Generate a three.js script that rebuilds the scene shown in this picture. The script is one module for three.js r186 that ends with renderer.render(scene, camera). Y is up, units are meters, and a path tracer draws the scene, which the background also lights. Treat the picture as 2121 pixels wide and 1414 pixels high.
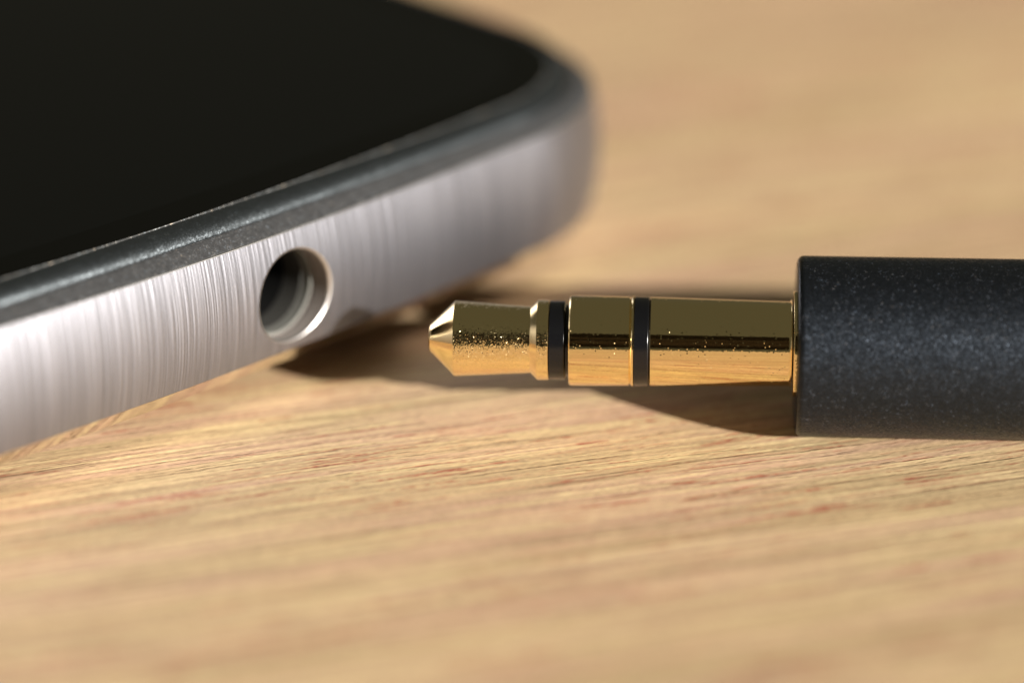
import * as THREE from 'three';
import { Brush, Evaluator, SUBTRACTION } from 'three-bvh-csg';
import { mergeGeometries } from 'three/addons/utils/BufferGeometryUtils.js';

// All shapes below are worked out in millimetres (x right, y up, z towards the camera) and stored in metres.
const MM = 0.001, DEG = Math.PI / 180;
const scene = new THREE.Scene();

// ---------- camera ----------
const PITCH = 22.578 * DEG, EYE = [-11.186, 61.96, 139.98];
const forward = new THREE.Vector3(0, -Math.sin(PITCH), -Math.cos(PITCH));
const camera = new THREE.PerspectiveCamera(2 * Math.atan(707 / 7994) / DEG, 2121 / 1414, 0.005, 20);
camera.position.set(EYE[0] * MM, EYE[1] * MM, EYE[2] * MM);
camera.up.set(Math.sin(0.1276 * DEG), Math.cos(0.1276 * DEG), 0);
camera.lookAt(camera.position.clone().add(forward));
camera.focus = 0.1503;
camera.userData.fStop = camera.getFocalLength() / 9;   // a pupil 9 mm wide

// ---------- sky, sun, exposure ----------
function skyTexture() {
  const w = 64, h = 32, d = new Float32Array(w * h * 4);
  for (let i = 0; i < w * h; i++) d.set([0.0300, 0.0285, 0.0195, 1], i * 4);
  const t = new THREE.DataTexture(d, w, h, THREE.RGBAFormat, THREE.FloatType);
  t.mapping = THREE.EquirectangularReflectionMapping; t.magFilter = THREE.LinearFilter; t.needsUpdate = true;
  return t;
}
scene.background = scene.environment = skyTexture();
const sun = new THREE.DirectionalLight(new THREE.Color(1, 0.955, 0.88), 5);
sun.position.set(2.3 * 0.2, 1 * 0.2, 2.1 * 0.2);
sun.castShadow = true; sun.shadow.radius = 1.2; sun.shadow.mapSize.set(2048, 2048);
Object.assign(sun.shadow.camera, { left: -0.12, right: 0.12, top: 0.12, bottom: -0.12, near: 0.01, far: 2 });
scene.add(sun, sun.target);
const renderer = new THREE.WebGLRenderer();
renderer.toneMapping = THREE.LinearToneMapping;
renderer.toneMappingExposure = 2.75;
renderer.shadowMap.enabled = true;

// ---------- noise ----------
function hash(x, y, s) { let h = Math.imul(x | 0, 374761393) ^ Math.imul(y | 0, 668265263) ^ Math.imul(s | 0, 1274126177); h = Math.imul(h ^ (h >>> 13), 1103515245); h = Math.imul(h ^ (h >>> 15), 2246822519); return ((h ^ (h >>> 16)) >>> 0) / 4294967296; }
function noise(x, y, s) {
  const i = Math.floor(x), j = Math.floor(y), f = x - i, g = y - j, u = f * f * (3 - 2 * f), v = g * g * (3 - 2 * g);
  const a = hash(i, j, s), b = hash(i + 1, j, s), c = hash(i, j + 1, s), d = hash(i + 1, j + 1, s);
  return a + (b - a) * u + (c - a) * v + (a - b - c + d) * u * v;
}
const fbm = (x, y, s) => 0.5 * noise(x, y, s) + 0.3 * noise(x * 2.1, y * 2.1, s + 1) + 0.2 * noise(x * 4.3, y * 4.3, s + 2);
const mulberry = (a) => () => { a = (a + 0x6D2B79F5) | 0; let t = Math.imul(a ^ (a >>> 15), 1 | a); t = (t + Math.imul(t ^ (t >>> 7), 61 | t)) ^ t; return ((t ^ (t >>> 14)) >>> 0) / 4294967296; };
const clamp01 = (x) => Math.min(1, Math.max(0, x)), smooth = (a, b, x) => { const t = clamp01((x - a) / (b - a)); return t * t * (3 - 2 * t); };
const toSrgb = (c) => { c = clamp01(c); return 255 * (c <= 0.0031308 ? 12.92 * c : 1.055 * c ** (1 / 2.4) - 0.055); };
function texture(data, w, h, srgb, wrap = THREE.MirroredRepeatWrapping) {
  const t = new THREE.DataTexture(data, w, h);
  t.wrapS = t.wrapT = wrap; t.magFilter = THREE.LinearFilter; t.minFilter = THREE.LinearMipmapLinearFilter; t.generateMipmaps = true;
  if (srgb) t.colorSpace = THREE.SRGBColorSpace;
  t.needsUpdate = true; return t;
}

// ---------- materials ----------
const WOOD_W = 100, WOOD_H = 88;      // millimetres along and across the grain that one picture of the wood covers
function woodMaps() {
  const w = 2048, h = 2048, n = w * h, red = new Float32Array(n), pale = new Float32Array(n), pore = new Float32Array(n);
  const rnd = mulberry(77), sx = w / WOOD_W, sy = h / WOOD_H;
  // vessels and rays: short spindle-shaped strokes that follow the grain
  const wave = (g, c) => 0.9 * (noise(g / 34, c / 18, 5) - 0.5) + 0.22 * (noise(g / 9, c / 3, 6) - 0.5);
  function stroke(into, g, c, len, wid, amount, ragged) {
    const k0 = Math.max(0, Math.floor((g - len / 2) * sx)), k1 = Math.min(w - 1, Math.ceil((g + len / 2) * sx)), lean = (rnd() - 0.5) * 0.04, seed = (rnd() * 1e6) | 0;
    for (let k = k0; k <= k1; k++) {
      const gg = k / sx, t = (gg - g) / (len / 2), env = 1 - t * t; if (env <= 0) continue;
      const rag = 1 - ragged + ragged * 2 * noise(gg * 5, seed % 991, seed);
      const ww = wid * Math.sqrt(env) * (0.55 + 0.9 * noise(gg * 2.2, 3.3, seed)), cc = c + lean * (gg - g) + wave(g, c) - wave(gg, c) + 0.06 * (noise(gg * 1.6, 9, seed) - 0.5);
      const j0 = Math.max(0, Math.floor((cc - ww) * sy)), j1 = Math.min(h - 1, Math.ceil((cc + ww) * sy));
      for (let j = j0; j <= j1; j++) {
        const q = 1 - Math.abs(j / sy - cc) / ww; if (q <= 0) continue;
        const v = amount * Math.min(1, q * 1.6) * Math.min(1, env * 2) * rag, at = j * w + k;
        if (v > into[at]) into[at] = v;
      }
    }
  }
  const thick = (g, c, s) => smooth(0.35, 0.7, fbm(g / 28, c / 3.2, s));
  for (let i = 0; i < 9500; i++) { const g = rnd() * WOOD_W, c = rnd() * WOOD_H; if (rnd() < 0.15 + 0.85 * thick(g, c, 40)) stroke(red, g, c, 1.2 + 5.5 * rnd() * rnd(), 0.03 + 0.12 * rnd() ** 3, 0.25 + 0.6 * rnd(), 0.6); }
  for (let i = 0; i < 6500; i++) { const g = rnd() * WOOD_W, c = rnd() * WOOD_H; if (rnd() < 0.2 + 0.8 * thick(g, c, 50)) stroke(pale, g, c, 3 + 14 * rnd(), 0.04 + 0.16 * rnd() * rnd(), 0.25 + 0.6 * rnd(), 0.4); }
  for (let i = 0; i < 14000; i++) { const g = rnd() * WOOD_W, c = rnd() * WOOD_H; if (rnd() < 0.12 + 0.88 * thick(g, c, 70)) stroke(pore, g, c, 0.5 + 2.2 * rnd() * rnd(), 0.022 + 0.022 * rnd(), 0.35 + 0.6 * rnd(), 0.3); }
  for (let i = 0; i < 3000; i++) { const g = rnd() * WOOD_W, c = rnd() * WOOD_H; if (rnd() < 0.2 + 0.8 * thick(g, c, 60)) stroke(pore, g, c, 4 + 20 * rnd() * rnd(), 0.028 + 0.045 * rnd(), 0.25 + 0.65 * rnd(), 0.5); }
  const color = new Uint8Array(n * 4), bump = new Uint8Array(n * 4);
  for (let j = 0; j < h; j++) for (let k = 0; k < w; k++) {
    const g = k / sx, c0 = j / sy, c = c0 + wave(g, c0), at = j * w + k;
    const warm = fbm(g / 14, c / 0.8, 11), tone = fbm(g / 60, c / 5, 15), streak = fbm(g / 13, c / 0.42, 19), fibre = noise(g / 2.2, c / 0.1, 23), grit = noise(g / 0.16, c / 0.06, 27), blot = fbm(g / 9, c / 4, 31);
    const pink = smooth(0.38, 0.66, warm);
    let r = 0.500 + 0.018 * pink, gg = 0.350 - 0.018 * pink, b = 0.196 + 0.018 * pink;
    const m = 0.86 + 0.07 * (tone - 0.5) + 0.34 * (streak - 0.5) + 0.24 * (fibre - 0.5) + 0.30 * (grit - 0.5) + 0.07 * (blot - 0.5);
    r *= m; gg *= m; b *= m;
    const green = 0.008 * smooth(0.55, 0.75, fbm(g / 18, c / 0.9, 35)); r -= green; b -= green * 0.8;
    const p = 0.75 * pale[at]; r += (0.70 - r) * p; gg += (0.55 - gg) * p; b += (0.29 - b) * p;
    const q = Math.min(1, red[at] * (0.6 + 0.8 * grit)); r += (0.29 - r) * q; gg += (0.085 - gg) * q; b += (0.048 - b) * q;
    const d = 0.85 * pore[at]; r += (0.15 - r) * d; gg += (0.085 - gg) * d; b += (0.04 - b) * d;
    color[at * 4] = toSrgb(r); color[at * 4 + 1] = toSrgb(gg); color[at * 4 + 2] = toSrgb(b); color[at * 4 + 3] = 255;
    const z = 150 + 26 * (streak - 0.5) + 26 * (fibre - 0.5) + 22 * (grit - 0.5) - 90 * pore[at] - 34 * red[at] + 16 * pale[at];
    bump[at * 4] = bump[at * 4 + 1] = bump[at * 4 + 2] = Math.max(0, Math.min(255, z)); bump[at * 4 + 3] = 255;
  }
  return { map: texture(color, w, h, true), bumpMap: texture(bump, w, h, false) };
}
// normals of a grainy skin: grains of `size` texels tilted at random by `tilt` (radians, heavy tailed)
function grainNormals(side, size, tilt, tail, seed, sparse = 1, rest = 0) {
  const d = new Uint8Array(side * side * 4), rnd = mulberry(seed), cells = Math.floor(side / size), tx = new Float32Array(cells * cells), ty = new Float32Array(cells * cells);
  for (let i = 0; i < cells * cells; i++) {
    const on = rnd() < sparse ? 1 : rest, a = rnd() * 6.2832, m = on * tilt * (Math.sqrt(-2 * Math.log(rnd() + 1e-6)) * (rnd() < tail ? 2.4 : 1));
    tx[i] = Math.max(-0.42, Math.min(0.42, m * Math.cos(a))); ty[i] = Math.max(-0.42, Math.min(0.42, m * Math.sin(a)));
  }
  for (let j = 0; j < side; j++) for (let k = 0; k < side; k++) {
    const jx = Math.floor(k / size + 0.5 * noise(k / size * 1.7, j / size * 1.7, seed)) % cells, jy = Math.floor(j / size + 0.5 * noise(k / size * 1.7 + 50, j / size * 1.7, seed)) % cells, i = jy * cells + jx;
    const x = tx[i], y = ty[i], z = Math.sqrt(Math.max(0.05, 1 - x * x - y * y)), at = (j * side + k) * 4;
    d[at] = 127.5 + 127.5 * x; d[at + 1] = 127.5 + 127.5 * y; d[at + 2] = 127.5 + 127.5 * z; d[at + 3] = 255;
  }
  return texture(d, side, side, false, THREE.RepeatWrapping);
}
// lines of a brush across a band: normals tilt along u, almost constant along v
const BRUSH_U = 60, BRUSH_V = 9;
function brushedMaps() {
  const w = 2048, h = 256, nrm = new Uint8Array(w * h * 4), col = new Uint8Array(w * h * 4), hgt = new Float32Array(w * h);
  for (let j = 0; j < h; j++) for (let k = 0; k < w; k++) {
    const u = k / w * BRUSH_U, v = j / h * BRUSH_V;
    hgt[j * w + k] = 0.10 * noise(u / 0.30, v / 9, 61) + 0.20 * noise(u / 0.12, v / 6, 62) + 0.34 * noise(u / 0.062, v / 5, 63) + 0.26 * noise(u / 0.042, v / 1.8, 66) + 0.07 * noise(u / 0.05, v / 0.09, 64) + 0.22 * noise(u / 1.1, v / 9, 65);
  }
  for (let j = 0; j < h; j++) for (let k = 0; k < w; k++) {
    const at = j * w + k, a = hgt[j * w + (k + 1) % w] - hgt[j * w + (k + w - 1) % w], b = hgt[((j + 1) % h) * w + k] - hgt[((j + h - 1) % h) * w + k];
    const x = -a * 0.46, y = -b * 0.12, l = Math.hypot(x, y, 1);
    nrm[at * 4] = 127.5 + 127.5 * x / l; nrm[at * 4 + 1] = 127.5 + 127.5 * y / l; nrm[at * 4 + 2] = 127.5 + 127.5 / l; nrm[at * 4 + 3] = 255;
    const m = 0.86 + 0.36 * (hgt[at] / 1.47 - 0.5) * 2;
    col[at * 4] = toSrgb(0.345 * m); col[at * 4 + 1] = toSrgb(0.345 * m); col[at * 4 + 2] = toSrgb(0.385 * m); col[at * 4 + 3] = 255;
  }
  return { map: texture(col, w, h, true, THREE.RepeatWrapping), normalMap: texture(nrm, w, h, false, THREE.RepeatWrapping) };
}
// dark plastic full of fine metallic flecks
function fleckMap(side, base, fleck, seed, share) {
  const d = new Uint8Array(side * side * 4);
  for (let j = 0; j < side; j++) for (let k = 0; k < side; k++) {
    const n = noise(k / 2.2, j / 2.2, seed), m = noise(k / 9, j / 9, seed + 1), t = smooth(1 - share, 1, n * 0.8 + m * 0.25), hue = noise(k / 5, j / 5, seed + 2) - 0.5, at = (j * side + k) * 4;
    for (let i = 0; i < 3; i++) d[at + i] = toSrgb((base[i] + (fleck[i] * (1 + (i - 1) * 0.5 * hue) - base[i]) * t) * (0.8 + 0.4 * m));
    d[at + 3] = 255;
  }
  return texture(d, side, side, true, THREE.RepeatWrapping);
}
const inMm = (t, mm) => { const c = t.clone(); c.repeat.set(1 / (mm * MM), 1 / (mm * MM)); c.needsUpdate = true; return c; };
const std = (o) => new THREE.MeshStandardMaterial(o), phys = (o) => new THREE.MeshPhysicalMaterial(o), lin = (r, g, b) => new THREE.Color().setRGB(r, g, b);

const wood = woodMaps();
const brushed = brushedMaps();
for (const t of Object.values(brushed)) t.repeat.set(1 / (BRUSH_U * MM), 1 / (BRUSH_V * MM));
const coarseGrain = grainNormals(1024, 2, 0.15, 0.0, 5, 0.6, 0.12), fineGrain = grainNormals(1024, 2, 0.16, 0.1, 9, 0.035, 0.03), skinGrain = grainNormals(512, 2, 0.07, 0, 13, 1);
const M = {
  wood: std({ map: wood.map, bumpMap: wood.bumpMap, bumpScale: 0.00006, roughness: 0.62 }),
  brushed: phys({ map: brushed.map, normalMap: brushed.normalMap, metalness: 1, roughness: 0.42 }),
  polished: std({ color: lin(0.74, 0.68, 0.63), metalness: 1, roughness: 0.10 }),
  lip: std({ color: lin(0.62, 0.60, 0.59), metalness: 1, roughness: 0.34 }),
  bore: std({ color: lin(0.30, 0.265, 0.245), metalness: 0.4, roughness: 0.5 }),
  bezel: std({ map: inMm(fleckMap(512, [0.026, 0.026, 0.027], [0.085, 0.085, 0.086], 71, 0.34), 8), normalMap: inMm(skinGrain, 12), roughness: 0.5 }),
  rim: phys({ map: inMm(fleckMap(512, [0.0025, 0.0028, 0.0030], [0.022, 0.025, 0.027], 75, 0.26), 8), normalMap: inMm(skinGrain, 12), roughness: 0.42, ior: 2.0, specularColor: lin(0.82, 0.92, 1.0) }),
  seal: std({ map: inMm(fleckMap(256, [0.045, 0.045, 0.044], [0.36, 0.36, 0.35], 79, 0.45), 6), roughness: 0.6 }),
  glass: phys({ color: lin(0.0014, 0.0014, 0.0013), roughness: 0.05, ior: 1.5, specularIntensity: 0.14 }),
  display: phys({ color: lin(0.0022, 0.0023, 0.0023), roughness: 0.05, ior: 1.5, specularIntensity: 0.15 }),
  backCover: std({ color: lin(0.30, 0.28, 0.27), metalness: 1, roughness: 0.35 }),
  socketRing: std({ color: lin(0.13, 0.13, 0.118), roughness: 0.45 }),
  socketTube: phys({ color: lin(0.04, 0.039, 0.036), roughness: 0.85, specularIntensity: 0.2 }),
  socketDark: phys({ color: lin(0.004, 0.004, 0.004), roughness: 0.9, specularIntensity: 0.3 }),
  goldTip: std({ color: lin(1.0, 0.79, 0.42), metalness: 1, roughness: 0.09, normalMap: inMm(coarseGrain, 16) }),
  gold: std({ color: lin(1.0, 0.79, 0.42), metalness: 1, roughness: 0.045, normalMap: inMm(fineGrain, 21) }),
  goldSmooth: std({ color: lin(1.0, 0.79, 0.42), metalness: 1, roughness: 0.07 }),
  insulator: std({ color: lin(0.0022, 0.0022, 0.0028), roughness: 0.24 }),
  barrel: phys({ map: inMm(fleckMap(1024, [0.0020, 0.0020, 0.0022], [0.034, 0.037, 0.044], 83, 0.27), 17), normalMap: inMm(skinGrain, 17), roughness: 0.43, specularColor: lin(0.64, 0.78, 1.0) }),
  rubber: std({ color: lin(0.012, 0.012, 0.013), roughness: 0.6 }),
  cameraBlack: std({ color: lin(0.008, 0.008, 0.008), roughness: 0.85 }),
  lensGlass: phys({ color: lin(0.002, 0.002, 0.003), roughness: 0.1, ior: 1.5 }),
};
M.goldTip.normalScale.set(1, 1); M.brushed.normalScale.set(1, 1);

// ---------- shapes ----------
// Both builders take a profile as a list of smooth strips; a strip is a list of [across, up] points whose normals are worked out
// along the strip, so that creases stay sharp between strips.
function stripNormals(strip, side) {
  return strip.map((p, i) => { const a = strip[Math.max(0, i - 1)], b = strip[Math.min(strip.length - 1, i + 1)], l = Math.hypot(b[0] - a[0], b[1] - a[1]) || 1; return [side * (b[1] - a[1]) / l, -side * (b[0] - a[0]) / l]; });
}
function grid(rows, columns, at, flip) {
  const pos = [], nor = [], uv = [], index = [];
  for (let j = 0; j < rows; j++) for (let k = 0; k < columns; k++) { const [p, n, t] = at(j, k); pos.push(p[0] * MM, p[1] * MM, p[2] * MM); nor.push(...n); uv.push(t[0] * MM, t[1] * MM); }
  for (let j = 0; j + 1 < rows; j++) for (let k = 0; k + 1 < columns; k++) { const a = j * columns + k, b = a + 1, c = a + columns, d = c + 1; flip ? index.push(a, d, b, a, c, d) : index.push(a, b, d, a, d, c); }
  const g = new THREE.BufferGeometry();
  g.setAttribute('position', new THREE.Float32BufferAttribute(pos, 3)); g.setAttribute('normal', new THREE.Float32BufferAttribute(nor, 3)); g.setAttribute('uv', new THREE.Float32BufferAttribute(uv, 2)); g.setIndex(index);
  return g;
}
// a body of revolution about the x axis; strips run along [x, radius]
function revolve(strips, segments = 128) {
  return mergeGeometries(strips.map((strip) => {
    const n = stripNormals(strip, -1); let run = [0]; for (let i = 1; i < strip.length; i++) run.push(run[i - 1] + Math.hypot(strip[i][0] - strip[i - 1][0], strip[i][1] - strip[i - 1][1]));
    const R = Math.max(...strip.map((p) => p[1]));
    return grid(strip.length, segments + 1, (j, k) => { const a = -Math.PI + 2 * Math.PI * k / segments - Math.PI / 2, c = Math.cos(a), s = Math.sin(a); return [[strip[j][0], strip[j][1] * s, strip[j][1] * c], [n[j][0], n[j][1] * s, n[j][1] * c], [(a + 5) * R, strip[0][0] + run[j]]]; }, true);
  }));
}
// the phone's outline seen from above: u across, v away from the socket end; slightly bowed ends, rounded corners
const HALF = 35.4, LONG = 142, BOW = 250, CORNER = 9.6, LEAN = 0.045;
function outline() {
  const pts = [], uc = HALF - CORNER, arcR = BOW - CORNER, ang = Math.asin(uc / arcR), v0 = BOW - arcR * Math.cos(ang);
  const front = (from, to, n) => { for (let i = 0; i < n; i++) { const t = from + (to - from) * i / n; pts.push([BOW * Math.sin(t), BOW - BOW * Math.cos(t), Math.sin(t), -Math.cos(t)]); } };
  const corner = (cu, cv, a0, a1, n) => { for (let i = 0; i < n; i++) { const a = a0 + (a1 - a0) * i / n; pts.push([cu + CORNER * Math.cos(a), cv + CORNER * Math.sin(a), Math.cos(a), Math.sin(a)]); } };
  front(-ang, ang, 220);
  corner(uc, v0, ang - Math.PI / 2, 0, 40);
  for (let i = 0; i < 12; i++) { const v = v0 + (LONG - 2 * v0) * i / 12; pts.push([HALF, v, 1, 0]); }
  corner(uc, LONG - v0, 0, Math.PI / 2 - ang, 24);
  for (let i = 0; i < 30; i++) { const t = ang - 2 * ang * i / 30; pts.push([BOW * Math.sin(t), LONG - BOW + BOW * Math.cos(t), Math.sin(t), Math.cos(t)]); }
  corner(-uc, LONG - v0, Math.PI / 2 + ang, Math.PI, 24);
  for (let i = 0; i < 12; i++) { const v = LONG - v0 - (LONG - 2 * v0) * i / 12; pts.push([-HALF, v, -1, 0]); }
  corner(-uc, v0, Math.PI, 1.5 * Math.PI - ang, 40);
  // the sides lean a little to the right of square with the socket end
  for (const p of pts) { p[0] += LEAN * (p[1] - 9); const l = Math.hypot(p[2], p[3] - LEAN * p[2]); p[3] = (p[3] - LEAN * p[2]) / l; p[2] /= l; }
  pts.push([...pts[0]]);
  return pts;
}
const OUT = outline(), RUN = [0];
for (let i = 1; i < OUT.length; i++) RUN.push(RUN[i - 1] + Math.hypot(OUT[i][0] - OUT[i - 1][0], OUT[i][1] - OUT[i - 1][1]));
const midOf = (o) => { const s = 1 - Math.max(0, o - 6) / HALF; return [Math.min(o, 6), s]; };
function onOutline(k, inset, z) {   // point of the outline moved inwards by inset, in the phone's own axes
  const [u, v, nu, nv] = OUT[k], [o, s] = midOf(inset);
  return [(u - nu * o) * s, z, -((v - nv * o - LONG / 2) * s + LONG / 2)];
}
// strips run along [inset, height]
function sweep(strips) {
  return mergeGeometries(strips.map((strip) => {
    const n = stripNormals(strip.map(([o, z]) => [-o, z]), 1); let run = [strip[0][1]]; for (let i = 1; i < strip.length; i++) run.push(run[i - 1] + Math.hypot(strip[i][0] - strip[i - 1][0], strip[i][1] - strip[i - 1][1]));
    return grid(strip.length, OUT.length, (j, k) => [onOutline(k, ...strip[j]), [OUT[k][2] * n[j][0], n[j][1], -OUT[k][3] * n[j][0]], [RUN[k], run[j]]]);
  }));
}
function lid(inset, z, up = 1) {     // flat sheet inside the outline
  const pos = [0, z * MM, -LONG / 2 * MM], nor = [0, up, 0], uv = [0, 0], index = [];
  for (let k = 0; k < OUT.length; k++) { const p = onOutline(k, inset, z); pos.push(p[0] * MM, p[1] * MM, p[2] * MM); nor.push(0, up, 0); uv.push(p[0] * MM, p[2] * MM); if (k) up > 0 ? index.push(0, k, k + 1) : index.push(0, k + 1, k); }
  const g = new THREE.BufferGeometry();
  g.setAttribute('position', new THREE.Float32BufferAttribute(pos, 3)); g.setAttribute('normal', new THREE.Float32BufferAttribute(nor, 3)); g.setAttribute('uv', new THREE.Float32BufferAttribute(uv, 2)); g.setIndex(index);
  return g;
}
const arc = (cx, cy, rx, ry, a0, a1, n) => Array.from({ length: n + 1 }, (_, i) => { const a = (a0 + (a1 - a0) * i / n) * DEG; return [cx + rx * Math.cos(a), cy + ry * Math.sin(a)]; });
function mesh(name, geometry, material, parent) {
  const m = new THREE.Mesh(geometry, material); m.name = name; m.castShadow = m.receiveShadow = true; parent.add(m); return m;
}
function tag(o, label, category) { o.userData = { label, category }; return o; }
function thing(name, label, category) { const g = new THREE.Group(); g.name = name; scene.add(g); return tag(g, label, category); }

// ---------- the table ----------
{
  const a = 19 * DEG, g = new THREE.BoxGeometry(1.5, 0.03, 1.1); g.translate(0, -0.015, 0);
  const p = g.attributes.position, n = g.attributes.normal, uv = g.attributes.uv;
  for (let i = 0; i < p.count; i++) {
    const x = p.getX(i) / MM, y = -p.getZ(i) / MM + (Math.abs(n.getY(i)) < 0.5 ? p.getY(i) / MM : 0);
    uv.setXY(i, (x * Math.cos(a) + y * Math.sin(a) + 52) / WOOD_W, (-x * Math.sin(a) + y * Math.cos(a) + 32) / WOOD_H);
  }
  const t = mesh('tabletop', g, M.wood, scene); t.userData.kind = 'structure';
}

// ---------- the phone ----------
const THETA = 46.0635, U0 = 11.3, TURN = (THETA - Math.asin(U0 / BOW) / DEG) * DEG;
{
  const phone = thing('smartphone', 'silver smartphone with black screen and empty headphone socket, lying on the wood', 'smartphone');
  const v0 = BOW - Math.sqrt(BOW * BOW - U0 * U0), c = Math.cos(TURN), s = Math.sin(TURN), hx = -20.209, hy = 2.417;
  phone.position.set((hx - (U0 * c - v0 * s)) * MM, 0, -(hy - (U0 * s + v0 * c)) * MM);
  phone.rotation.y = TURN;
  // brushed band: bowed outwards, leaning back at the top
  const Z0 = 2.366, Z1 = 7.379, D0 = -15 * DEG, D1 = 15 * DEG, face = [], N = 28;
  for (let i = 0, b = 0; i <= N; i++) { const z = Z0 + (Z1 - Z0) * i / N; if (i) b += Math.tan(-(D0 + (D1 - D0) * (i - 0.5) / N)) * (Z1 - Z0) / N; face.push([-b, z]); }
  const top = face[N][0];
  const band = sweep([face, [[top, Z1], [top + 0.012, Z1 + 0.012]], [[top + 0.012, Z1 + 0.012], [3.4, Z1 + 0.012]], [[3.4, Z1 + 0.012], [3.4, Z0]], [[3.4, Z0], [face[0][0], Z0]]]);
  // the socket is drilled out of the band
  const SU = U0 + 0.264, t = Math.asin(SU / BOW), pu = BOW * Math.sin(t), pv = BOW - BOW * Math.cos(t), HZ = 4.734, out = 0.33;
  const place = (g) => { g.rotateY(Math.PI / 2 + t); g.translate(pu * MM, HZ * MM, -pv * MM); return g; };   // x of the tool becomes the way into the phone
  const drill = place(revolve([[[-1.2, 0.0001], [-1.2, 1.97]], [[-1.2, 1.97], [0.68, 1.97]], [[0.68, 1.97], [0.68, 1.87]], [[0.68, 1.87], [5, 1.87]], [[5, 1.87], [5, 0.0001]]], 96));
  const up = (g) => { const k = g.clone(); k.scale(1000, 1000, 1000); return k; };
  const A = new Brush(up(band), M.brushed), B = new Brush(up(drill), M.bore); A.updateMatrixWorld(); B.updateMatrixWorld();
  const ev = new Evaluator(); ev.attributes = ['position', 'normal', 'uv']; ev.useGroups = true;
  const cut = ev.evaluate(A, B, SUBTRACTION); cut.geometry.scale(0.001, 0.001, 0.001);
  const frame = mesh('frame', cut.geometry, cut.material, phone);
  mesh('polished_edge', sweep([[[0.661, 1.595], [0.012, 2.345]], [[0.012, 2.345], [0.03, 2.362]], [[0.03, 2.362], [3.4, 2.362]], [[3.4, 2.362], [3.4, 1.6]], [[3.4, 1.6], [0.661, 1.595]]]), M.polished, phone);
  mesh('polished_edge', sweep([arc(top + 0.05, Z1 + 0.014, 0.055, 0.045, 180, 60, 8), [[top + 0.08, Z1 + 0.05], [top + 0.3, Z1 + 0.014]]]), M.lip, phone);
  const back = []; for (let i = 0; i <= 20; i++) { const q = i / 20; back.push([0.68 + 11 * q, 0.01 + 1.58 * (1 - q) ** 2]); }
  mesh('back_cover', mergeGeometries([sweep([back.slice().reverse()]), lid(11.68, 0.01, -1)]), M.backCover, phone);
  const b0 = top + 0.06;
  mesh('bezel', sweep([[[b0, Z1 + 0.05], [b0 + 0.02, Z1 + 0.075], ...arc(b0 + 1.0, 6.75, 0.98, 1.02, 137, 112, 8).map(([x, y]) => [x, y])].slice(0, 2), [[b0 + 0.02, Z1 + 0.075], [b0 + 0.22, 7.60], [b0 + 0.44, 7.745], [0.68, 7.86]], arc(0.72, 7.86, 0.04, 0.04, 130, 20, 5).map(([x, y]) => [x + 0.0, y]), [[0.757, 7.87], [0.757, 7.44]]]), M.bezel, phone);
  mesh('rim', sweep([[[0.84, 7.44], [0.84, 7.82]], arc(1.86, 7.82, 1.02, 0.60, 180, 90, 18), [[1.86, 8.42], [1.86, 8.1]]]), M.rim, phone);
  mesh('screen_seal', sweep([[[1.864, 8.1], [1.864, 8.42]], arc(1.90, 8.42, 0.036, 0.03, 175, 5, 6), [[1.936, 8.42], [1.936, 8.1]]]), M.seal, phone);
  mesh('cover_glass', sweep([[[1.94, 8.2], [1.94, 8.425]], [[1.94, 8.425], [1.952, 8.432]], [[1.952, 8.432], [3.68, 8.432]], [[3.68, 8.432], [3.68, 8.2]]]), M.glass, phone);
  mesh('display', mergeGeometries([sweep([[[3.69, 8.2], [3.69, 8.432]]]), lid(3.69, 8.432)]), M.display, phone);
  // inside of the socket
  const socket = new THREE.Group(); socket.name = 'headphone_socket'; phone.add(socket);
  const bulge = (z) => { const i = Math.max(0, Math.min(N - 1e-6, (z - Z0) / (Z1 - Z0) * N)), k = Math.floor(i); return -(face[k][0] + (face[k + 1][0] - face[k][0]) * (i - k)); };
  const around = (rows, slope) => place(grid(rows.length, 129, (j, k) => {      // rows of [radius, depth below the bowed face], or a fixed depth
    const a = 2 * Math.PI * k / 128, [rad, deep, fixed] = rows[j], y = rad * Math.sin(a), x = fixed ? deep : deep - bulge(HZ + y), nx = -Math.sin(slope[j]), nr = -Math.cos(slope[j]);
    return [[x, y, rad * Math.cos(a)], [nx, nr * Math.sin(a), nr * Math.cos(a)], [a * rad, deep]];
  }));
  mesh('socket_rim', around([[1.985, -0.004], [1.955, 0.0], [1.92, 0.025], [1.89, 0.065], [1.872, 0.12]], [1.5, 1.2, 0.85, 0.55, 0.1]), M.lip, socket);
  mesh('socket_wall', around([[1.87, 0.12], [1.87, 0.56, true], [1.95, 0.57, true]], [0, 0, 0]), M.bore, socket);
  mesh('socket_ring', place(revolve([[[1.22, 1.865], [1.22, 1.80]], [[1.22, 1.80], [0.75, 1.80]], [[0.75, 1.80], [0.72, 1.83]], [[0.72, 1.83], [0.72, 1.865]]], 96)), M.socketRing, socket);
  mesh('socket_tube', place(revolve([[[2.2, 1.74], [1.23, 1.74]], [[1.23, 1.74], [1.23, 1.865]]], 96)), M.socketTube, socket);
  mesh('socket_tube', place(revolve([[[12, 1.74], [2.21, 1.74]]], 96)), M.socketDark, socket);
  mesh('socket_end', place(revolve([[[11.9, 0.001], [11.9, 1.73]]], 64)), M.socketDark, socket);
  const spring = new THREE.BoxGeometry(9 * MM, 0.75 * MM, 2.2 * MM); spring.translate(6.5 * MM, 1.0 * MM, 0);
  mesh('contact_spring', place(spring), M.socketDark, socket);
}

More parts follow.
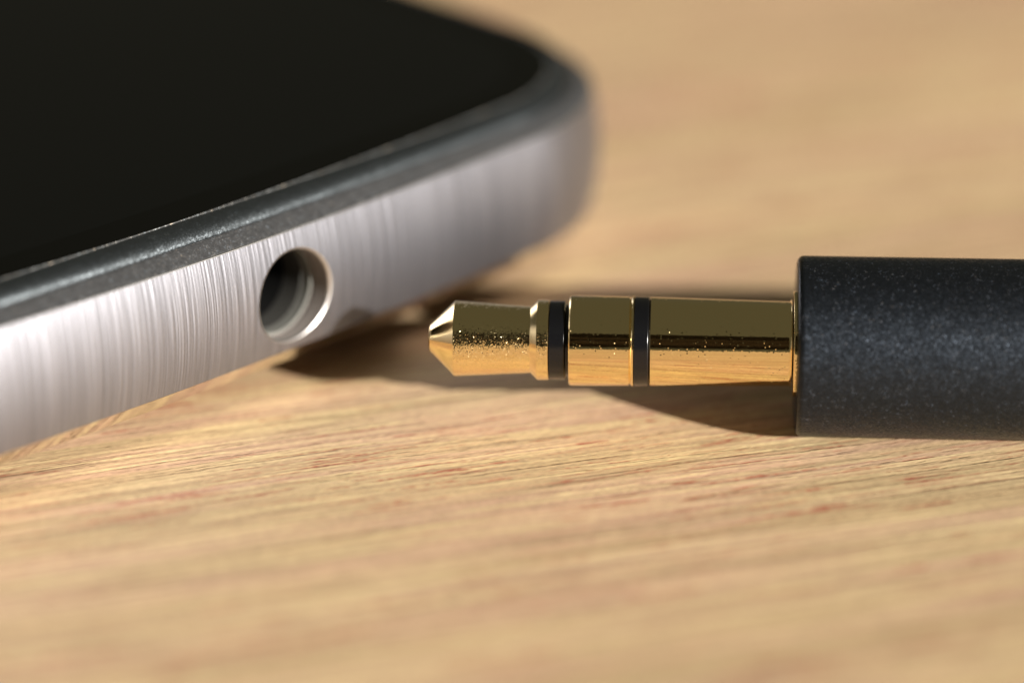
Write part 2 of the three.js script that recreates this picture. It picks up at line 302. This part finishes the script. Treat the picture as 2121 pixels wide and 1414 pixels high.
// ---------- the plug ----------
{
  const plug = thing('headphone_plug', 'black headphone plug with gold jack lying on the wood, pointing at the socket', 'headphone plug');
  plug.rotation.y = -2.894 * DEG;
  const R = 3.544, add = (name, strips, material, parent = plug, n = 160) => { const g = revolve(strips, n); g.translate(0, R * MM, 0); return mesh(name, g, material, parent); };
  const G = 0.07;      // the jack sits a hair above the middle of the barrel
  const shrink = (strips) => strips.map((s) => s.map(([x, r]) => [x * 0.984, r]));
  const jack = (name, strips, material) => { const m = add(name, shrink(strips), material); m.geometry.translate(0, G * MM, 0); return m; };
  const noseStrips = [[[-14.74, 0.0001], [-14.72, 0.40], [-14.66, 0.54], [-14.60, 0.585]], [[-14.60, 0.585], [-13.685, 1.470]], arc(-13.66, 1.445, 0.042, 0.042, 135, 85, 4), [[-10.72, 1.318], [-10.63, 1.310]], [[-10.63, 1.310], [-10.36, 1.560]], arc(-10.33, 1.535, 0.045, 0.045, 130, 85, 4), [[-9.90, 1.575], [-9.87, 1.55], [-9.87, 1.2]]];
  const nose = jack('tip', noseStrips, [M.goldSmooth, M.goldTip]), grainy = revolve(shrink([[[-13.656, 1.487], [-10.72, 1.318]], [[-10.326, 1.580], [-9.90, 1.575]]]), 160); grainy.translate(0, (R + G) * MM, 0);
  nose.geometry = mergeGeometries([nose.geometry, grainy], true);
  jack('insulator', [[[-9.868, 1.2], [-9.868, 1.53], [-9.85, 1.555]], [[-9.85, 1.555], [-9.27, 1.555]], [[-9.27, 1.555], [-9.22, 1.53], [-9.20, 1.42]], [[-9.20, 1.42], [-9.06, 1.42]]], M.insulator);
  jack('ring', [[[-9.07, 1.2], [-9.07, 1.725]], [[-9.07, 1.725], [-9.02, 1.777]], [[-9.02, 1.777], [-6.67, 1.752]], [[-6.67, 1.752], [-6.66, 1.72], [-6.63, 1.705]], [[-6.63, 1.705], [-6.545, 1.785]], [[-6.545, 1.785], [-6.50, 1.787]], [[-6.50, 1.787], [-6.485, 1.77], [-6.485, 1.5]]], M.gold);
  jack('insulator', [[[-6.484, 1.5], [-6.484, 1.755], [-6.46, 1.772]], [[-6.46, 1.772], [-5.93, 1.768]], [[-5.93, 1.768], [-5.885, 1.75], [-5.875, 1.5]]], M.insulator);
  jack('sleeve', [[[-5.87, 1.5], [-5.87, 1.70]], [[-5.87, 1.70], [-5.82, 1.752]], [[-5.82, 1.752], [-0.34, 1.662]], arc(-0.34, 1.792, 0.13, 0.13, 270, 350, 8)], M.gold);
  jack('collar', [[[-0.155, 1.5], [-0.155, 1.75]], [[-0.155, 1.75], [-0.15, 2.03]], arc(-0.10, 2.03, 0.05, 0.05, 180, 90, 5), [[-0.10, 2.08], [0.05, 2.08]]], M.gold);
  add('barrel', [[[0.02, 1.9], [0.01, 3.0], [-0.01, 3.18]], arc(0.24, 3.294, 0.25, 0.25, 180, 90, 12), [[0.24, 3.544], [25.4, 3.544]], arc(25.4, 3.144, 0.4, 0.4, 90, 0, 8), [[25.8, 3.144], [25.8, 1.0]]], M.barrel);
  add('strain_relief', [[[25.7, 2.1], [26.4, 2.1], [34, 1.5]], [[34, 1.5], [34.2, 1.35], [34.2, 0.9]]], M.rubber, plug, 48);
  const path = new THREE.CatmullRomCurve3([[33.5, R, 0], [42, 3.2, 0.4], [58, 1.3, 3], [85, 1.12, 12], [130, 1.12, 26], [190, 1.12, 24]].map((p) => new THREE.Vector3(p[0] * MM, p[1] * MM, p[2] * MM)));
  mesh('cable', new THREE.TubeGeometry(path, 90, 1.1 * MM, 20), M.rubber, plug);
}

// ---------- the camera, mirrored as the dark band along the gold ----------
{
  const cam = thing('camera', 'black camera with a wide lens hood, mirrored as the dark band along the gold jack', 'camera');
  cam.position.copy(camera.position).addScaledVector(forward, -0.004); cam.quaternion.copy(camera.quaternion);
  const turn = (name, strips, m) => { const g = revolve(strips, 96); g.rotateY(-Math.PI / 2); return mesh(name, g, m, cam); };
  turn('lens_hood', [[[0, 34], [-0.5, 48], [0, 49]], [[0, 49], [38, 45]], [[38, 46], [38, 36]]], M.cameraBlack);
  turn('lens_barrel', [[[1, 26], [1, 36]], [[1, 36], [95, 36]], [[95, 36], [95, 20]]], M.cameraBlack);
  turn('front_lens', [[[2.2, 26.5], [1.2, 14], [0.8, 0.001]].reverse()], M.lensGlass);
  const body = new THREE.BoxGeometry(0.15, 0.112, 0.07); body.translate(0.004, 0.0, 0.13);
  mesh('body', body, M.cameraBlack, cam);
}

renderer.render(scene, camera);
